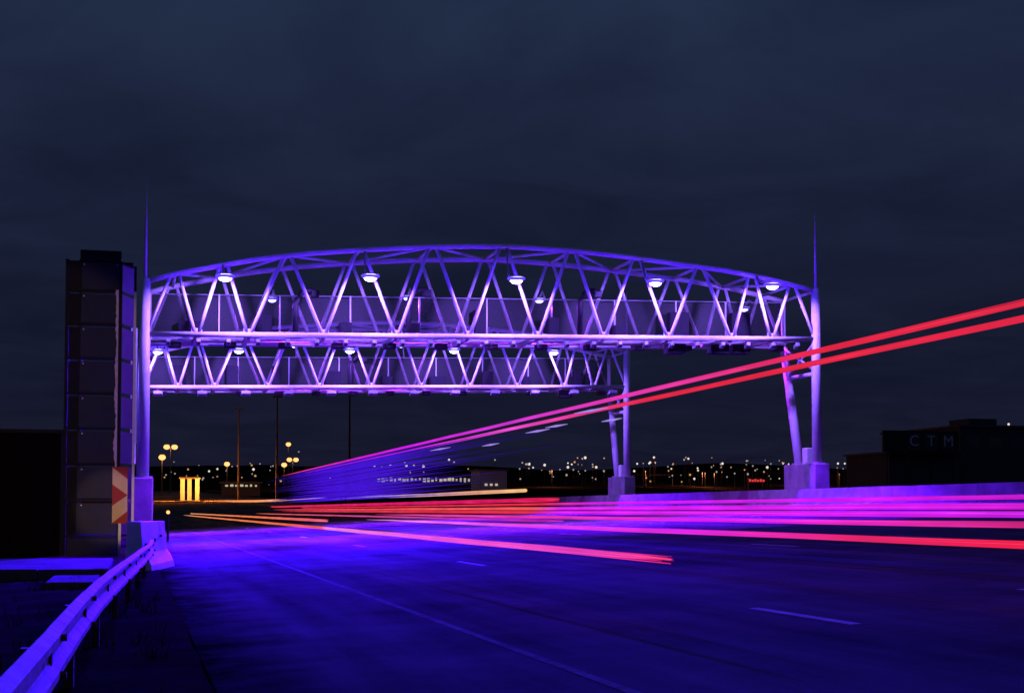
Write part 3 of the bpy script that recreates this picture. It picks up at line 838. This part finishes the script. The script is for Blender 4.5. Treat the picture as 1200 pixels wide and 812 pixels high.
sodium_lamp(333, 544, 330, 'lower left lamp of the orange cluster above the start of the red trails', 1, 300)
sodium_lamp(343, 538, 345, 'middle twin-headed lamp of the orange cluster above the start of the red trails', 2, 300)

# lit pillars of a canopy beyond the bend
YP = 235.0
xs_ = [at_Y(p, 570, YP).x for p in (214, 222, 231)]
gz = min(terrain(x, YP) for x in xs_)
zt = at_Y(222, 561, YP).z
cp = empty('lit_canopy', (xs_[1], YP, gz), 'small canopy on three orange-lit pillars beyond the bend', 'canopy')
for x in xs_:
    MB().b2(x - .30, x + .30, YP - .3, YP + .3, gz - .3, zt).build('pillar', M['bluewall'], cp, (xs_[1], YP, gz))
MB().b2(xs_[0] - .5, xs_[2] + .5, YP - .5, YP + 1.2, zt, zt + .25).build('roof', M['roof'], cp, (xs_[1], YP, gz))
f0, f1 = at_Y(178, 585, YP).x, at_Y(250, 585, YP).x
MB().sweep(lambda i: [(x, YP + (-7, 6)[i], max(gz, terrain(x, YP + (-7, 6)[i])) + .06) for x in (f0, (f0*2+f1)/3, (f0+f1*2)/3, f1)], (0, 1)).build('forecourt', M['concrete'], cp, (xs_[1], YP, gz))
for x in (f0 + 1.5, f1 - .5):
    l = bpy.data.lights.new('forecourt_light', 'POINT'); l.color = (1, .24, .02); l.energy = 6000; l.shadow_soft_size = .4
    o = bpy.data.objects.new('forecourt_light', l); COL.objects.link(o); o.parent = cp; o.location = (x - xs_[1], -1.5, 3.4)
fl = MB().b2(xs_[1] - 2.2, xs_[1] + 2.2, YP - 3.1, YP - 2.6, gz + .0, gz + .25).build('ground_lamp', M['tower_steel'], cp, (xs_[1], YP, gz))
MB().b2(xs_[1] - 1.2, xs_[1] + 1.2, YP - 3.0, YP - 2.7, gz + .26, gz + .28).build('lens', M['sodium'], fl, (xs_[1], YP, gz))
l = bpy.data.lights.new('pillar_light', 'POINT'); l.color = (1, .28, .03); l.energy = 300; l.shadow_soft_size = .4
o = bpy.data.objects.new('pillar_light', l); COL.objects.link(o); o.parent = cp; o.location = (0, -2.85, 1.0)

# marker lamp beyond the concrete barrier
v = at_Y(197, 600, 66)
mk = empty('marker_lamp', (v.x, 66, BANK * v.x), 'small warm marker lamp on a short post behind the concrete barrier', 'lamp')
MB().tube((v.x, 66, 0), (v.x, 66, v.z - .1), .05, 8).build('post', M['tower_steel'], mk, (v.x, 66, BANK * v.x))
MB().dome((v.x, 66, v.z), .08, .08, .08, 6, 10, True).build('lens', M['sodium'], mk, (v.x, 66, BANK * v.x), smooth=True)

# tall unlit masts
for px, py, Y, lab in ((410, 461, 190, 'tall thin dark mast, rightmost of three behind the far gantry'),
                       (325, 466, 220, 'tall thin dark mast, middle of three behind the far gantry'),
                       (280, 480, 240, 'tall thin dark mast, leftmost of three behind the far gantry')):
    v = at_Y(px, py, Y); gz = terrain(v.x, Y)
    r = empty('light_mast', (v.x, Y, gz), lab, 'mast', 'unlit masts behind the gantries')
    MB().path([(v.x, Y, gz - .3), (v.x, Y, v.z)], [.22, .10], 8).build('pole', M['dark_steel'], r, (v.x, Y, gz))
    MB().b2(v.x - .7, v.x + .7, Y - .3, Y + .3, v.z, v.z + .2).build('lamp_head', M['dark_steel'], r, (v.x, Y, gz))

# hillside lamps
dots = []
for x, y in [(38,275),(12,310),(45,310),(262,276),(280,284),(160,355),(228,400),(292,397),(322,425),(345,350),(348,366),(445,278),(445,415),(520,318),(512,342),(580,345),(515,378),(552,412),(580,452),(690,300),(688,325),(733,335),(675,362),(698,392),(820,295),(860,320),(835,345),(848,405),(905,405),(920,425),(945,318),(985,322)]:
    dots.append((760 + x/6, 490 + y/6))
for x, y in [(60,195),(135,160),(165,185),(255,165),(437,150),(437,182),(467,160),(512,110),(572,108),(720,112),(630,160),(658,182),(518,215),(718,212),(585,350),(757,330),(955,212),(978,155),(1025,152),(1072,152),(1118,150),(1110,105),(1048,265)]:
    dots.append((600 + x/6.667, 520 + y/6.667))
for x, y in [(35,260),(70,268),(110,262),(150,258),(185,262),(220,262),(265,265),(385,235),(600,235),(750,255)]:
    dots.append((430 + x/4, 480 + y/4))
for x, y in [(245,208),(300,240),(345,228),(457,212),(575,200),(540,230),(550,265),(630,235),(70,325),(785,135),(955,280),(1010,285),(110,190)]:
    dots.append((180 + x/4.615, 500 + y/4.615))
dots += [(982,543),(990,543),(981,548),(988,549),(1033,542),(1051,538),(1132,534),(1137,498),(1161,501),(1182,497),(1187,501)]
rn = random.Random(11)
for i in range(115):
    px = rn.choice((rn.uniform(470, 700), rn.uniform(660, 990), rn.uniform(760, 960), rn.uniform(180, 330)))
    dots.append((px, 536 + 30 * rn.random() ** .8 + (4 if px < 640 else 0)))
for i, (px, py) in enumerate(dots):
    Y = 420 + rn.uniform(-60, 120)
    v = at_Y(px, py, Y); gz = terrain(v.x, Y)
    bright = rn.random() < .55 and i < 95
    sz = rn.uniform(.28, .42) if bright else rn.uniform(.16, .30)
    if i >= 95 and (735 < px < 762 and py > 500): continue
    b = MB()
    if v.z - gz > .5: b.tube((v.x, Y, gz - .3), (v.x, Y, v.z - .2), .06, 5)
    else: b.tube((v.x, Y, v.z - 4), (v.x, Y, v.z - .2), .06, 5)
    b.cur = 1
    b.dome((v.x, Y, v.z), sz, sz, sz, 5, 8, True)
    o = b.build('hillside_lamp', [M['dark_steel'], M['city'] if bright else (M['city3'] if rn.random() < .35 else M['city2'])], None, (v.x, Y, min(gz, v.z - 3)))
    tag(o, 'tiny lamp on a pole on the dark far hillside', 'street lamp', 'lamps scattered over the far hillside')

# invented warm lamps, added to put dim reddish light on the hillside
rn = random.Random(31)
for i in range(16):
    px, Y = rn.uniform(640, 1195), rn.uniform(330, 520)
    d = ray(px, HZ); X = d.x * Y / d.y; gz = terrain(X, Y)
    r = empty('added_hill_lamp', (X, Y, gz), 'low warm lamp added to light a dim reddish patch of the far hillside', 'street lamp', 'added lamps on the far hillside')
    MB().tube((X, Y, gz - .3), (X, Y, gz + 4.0), .05, 6).build('pole', M['dark_steel'], r, (X, Y, gz))
    MB().dome((X, Y, gz + 4.1), .17, .17, .14, 5, 8, True).build('lens', M['city3'], r, (X, Y, gz))
    l = bpy.data.lights.new('added_hill_light', 'POINT'); l.color = (1, .26, .10); l.energy = rn.uniform(1500, 5000); l.shadow_soft_size = .3
    o = bpy.data.objects.new('added_hill_light', l); COL.objects.link(o); o.parent = r; o.location = (0, -.6, 4.1)

# buildings
def building(px0, px1, pyt, Y, depth, wall, label, name='far_building', zb=None):
    a, c = at_Y(px0, pyt, Y), at_Y(px1, pyt, Y)
    gz = min(terrain(a.x, Y), terrain(c.x, Y)) - .5
    r = empty(name, ((a.x + c.x)/2, Y, gz), label, 'building')
    off = tuple(r.location)
    MB().b2(a.x, c.x, Y, Y + depth, gz, a.z).build('wall', wall, r, off)
    MB().b2(a.x - .4, c.x + .4, Y - .4, Y + depth + .4, a.z, a.z + .3).build('roof', M['roof'], r, off)
    return r, off, a, c, gz
r, off, a, c, gz = building(562, 594, 551, 300, 8, M['bluewall'], 'small pale blue-grey building at the end of the lit row')
for k in range(3):
    x = a.x + 1.1 + k * 1.1
    MB().b2(x, x + .55, 299.94, 299.99, at_Y(570, 569, 300).z, at_Y(570, 566.5, 300).z).build('window', M['window'], r, off)
r, off, a, c, gz = building(440, 560, 556, 310, 12, M['darkwall'], 'long low dark building with a row of lit windows behind the red trails')
n = 24
for k in range(n):
    x = a.x + .4 + (c.x - a.x - .8) * k / n
    w = rn.uniform(.35, .75)
    MB().b2(x, x + w, 309.93, 309.98, at_Y(500, 563.5 + rn.uniform(-.5, 1.4), 310).z, at_Y(500, 560 + rn.uniform(-.6, 1.0), 310).z).build('window', M['window'], r, off)
r, off, a, c, gz = building(262, 305, 566, 280, 8, M['darkwall'], 'low dark building with small lit windows right of the orange pillars')
for k in range(7):
    x = a.x + .3 + (c.x - a.x) * k / 7.4
    MB().b2(x, x + rn.uniform(.3, .7), 279.93, 279.98, at_Y(280, 570, 280).z, at_Y(280, 568 - .6 * (k % 2), 280).z).build('window', M['window'], r, off)
r, off, a, c, gz = building(1125, 1290, 500, 210, 25, M['darkwall'], 'big dark building block at the right edge of the picture')
for k in range(5):
    MB().b2(a.x + 1 + k * 4, a.x + 3.4 + k * 4, 209.94, 209.99, a.z - 3.2, a.z - 1.6).build('window', M['roof'], r, off)
MB().b2(a.x + 4, a.x + 9, 214, 220, a.z + .3, a.z + 1.6).build('rooftop_unit', M['darkwall'], r, off)
r, off, a, c, gz = building(1042, 1124, 531, 205, 14, M['darkwall'], 'low dark building carrying the big unlit billboard')
# billboard
YS = 203.0
p0, p1 = at_Y(1035, 504, YS), at_Y(1124, 530, YS)
bs = empty('billboard', ((p0.x + p1.x)/2, YS, p1.z), 'dark rooftop billboard with three grey letters C T M', 'billboard')
off = tuple(bs.location)
MB().b2(p0.x, p1.x, YS, YS + .4, p1.z, p0.z).build('board', M['black'], bs, off)
for k in range(4):
    x = p0.x + .8 + (p1.x - p0.x - 1.6) * k / 3
    MB().b2(x - .1, x + .1, YS + .45, YS + .65, terrain(x, YS) - .3, p0.z - .4).build('support_post', M['dark_steel'], bs, off)
for ch, pxc in (('C', 1071), ('T', 1091), ('M', 1111)):
    q = at_Y(pxc, 516, YS)
    MB().b2(q.x - 1.02, q.x + 1.02, YS - .06, YS - .005, p1.z + .35, p0.z - .30).build('letter_panel', M['darkwall'], bs, off)
    cu = bpy.data.curves.new('letter', 'FONT'); cu.body = ch; cu.size = 2.3; cu.align_x = 'CENTER'; cu.align_y = 'CENTER'; cu.extrude = .03
    tmp = bpy.data.objects.new('tmp', cu); COL.objects.link(tmp)
    bpy.context.view_layer.update()
    me = bpy.data.meshes.new_from_object(tmp.evaluated_get(bpy.context.evaluated_depsgraph_get()))
    bpy.data.objects.remove(tmp)
    me.name = 'letter'; me.materials.clear(); me.materials.append(M['letter'])
    lo = bpy.data.objects.new('letter', me); COL.objects.link(lo); lo.parent = bs
    lo.location = Vector((q.x, YS - .10, (p0.z + p1.z) / 2)) - Vector(off); lo.rotation_euler = (R(90), 0, 0)
# red neon sign
q0, q1 = at_Y(877, 560.5, 330), at_Y(897, 565, 330)
rs = empty('neon_sign', (q0.x, 330, q1.z), 'small glowing red neon sign on the far hillside between the two right legs', 'sign')
MB().b2(q0.x, q1.x, 330, 330.4, q1.z, q0.z).build('board', M['black'], rs, (q0.x, 330, q1.z))
for k in range(6):
    x = q0.x + .15 + (q1.x - q0.x - .2) * k / 6
    MB().b2(x, x + .48, 329.9, 329.98, q1.z + .12, q0.z - .12 - .15 * (k % 2)).build('letter', M['neon'], rs, (q0.x, 330, q1.z))
for x in (q0.x + .4, q1.x - .4):
    MB().b2(x - .1, x + .1, 330.42, 330.6, terrain(x, 330) - 2, q0.z - .1).build('post', M['dark_steel'], rs, (q0.x, 330, q1.z))

# dry grass on the dark verge
b = MB(); rn = random.Random(21)
for i in range(2600):
    Y = 3 + 32 * rn.random() ** 1.3; X = -7 + 7.4 * rn.random()
    if X > .45 and Y > 30: continue
    z = terrain_v(X, Y)[2]
    if noise.noise(Vector((X * .6, Y * .35, 5))) < -.02: continue
    for k in range(4):
        a = rn.uniform(0, 6.28); h = rn.uniform(.05, .22); w = .006
        dx_, dy_ = math.cos(a), math.sin(a); x, y = X + rn.uniform(-.05, .05), Y + rn.uniform(-.05, .05)
        s_ = len(b.v)
        b.v += [(x - dy_ * w, y + dx_ * w, z - .01), (x + dy_ * w, y - dx_ * w, z - .01), (x + dx_ * h * .5, y + dy_ * h * .5, z + h)]
        b.f.append((s_, s_ + 1, s_ + 2)); b.m.append(0)
me = bpy.data.meshes.new('dry_grass'); me.from_pydata(b.v, [], b.f); me.materials.append(M['grass'])
o = bpy.data.objects.new('dry_grass', me); COL.objects.link(o)
tag(o, 'sparse dry grass on the dark verge by the guardrail', 'grass', None, 'stuff')
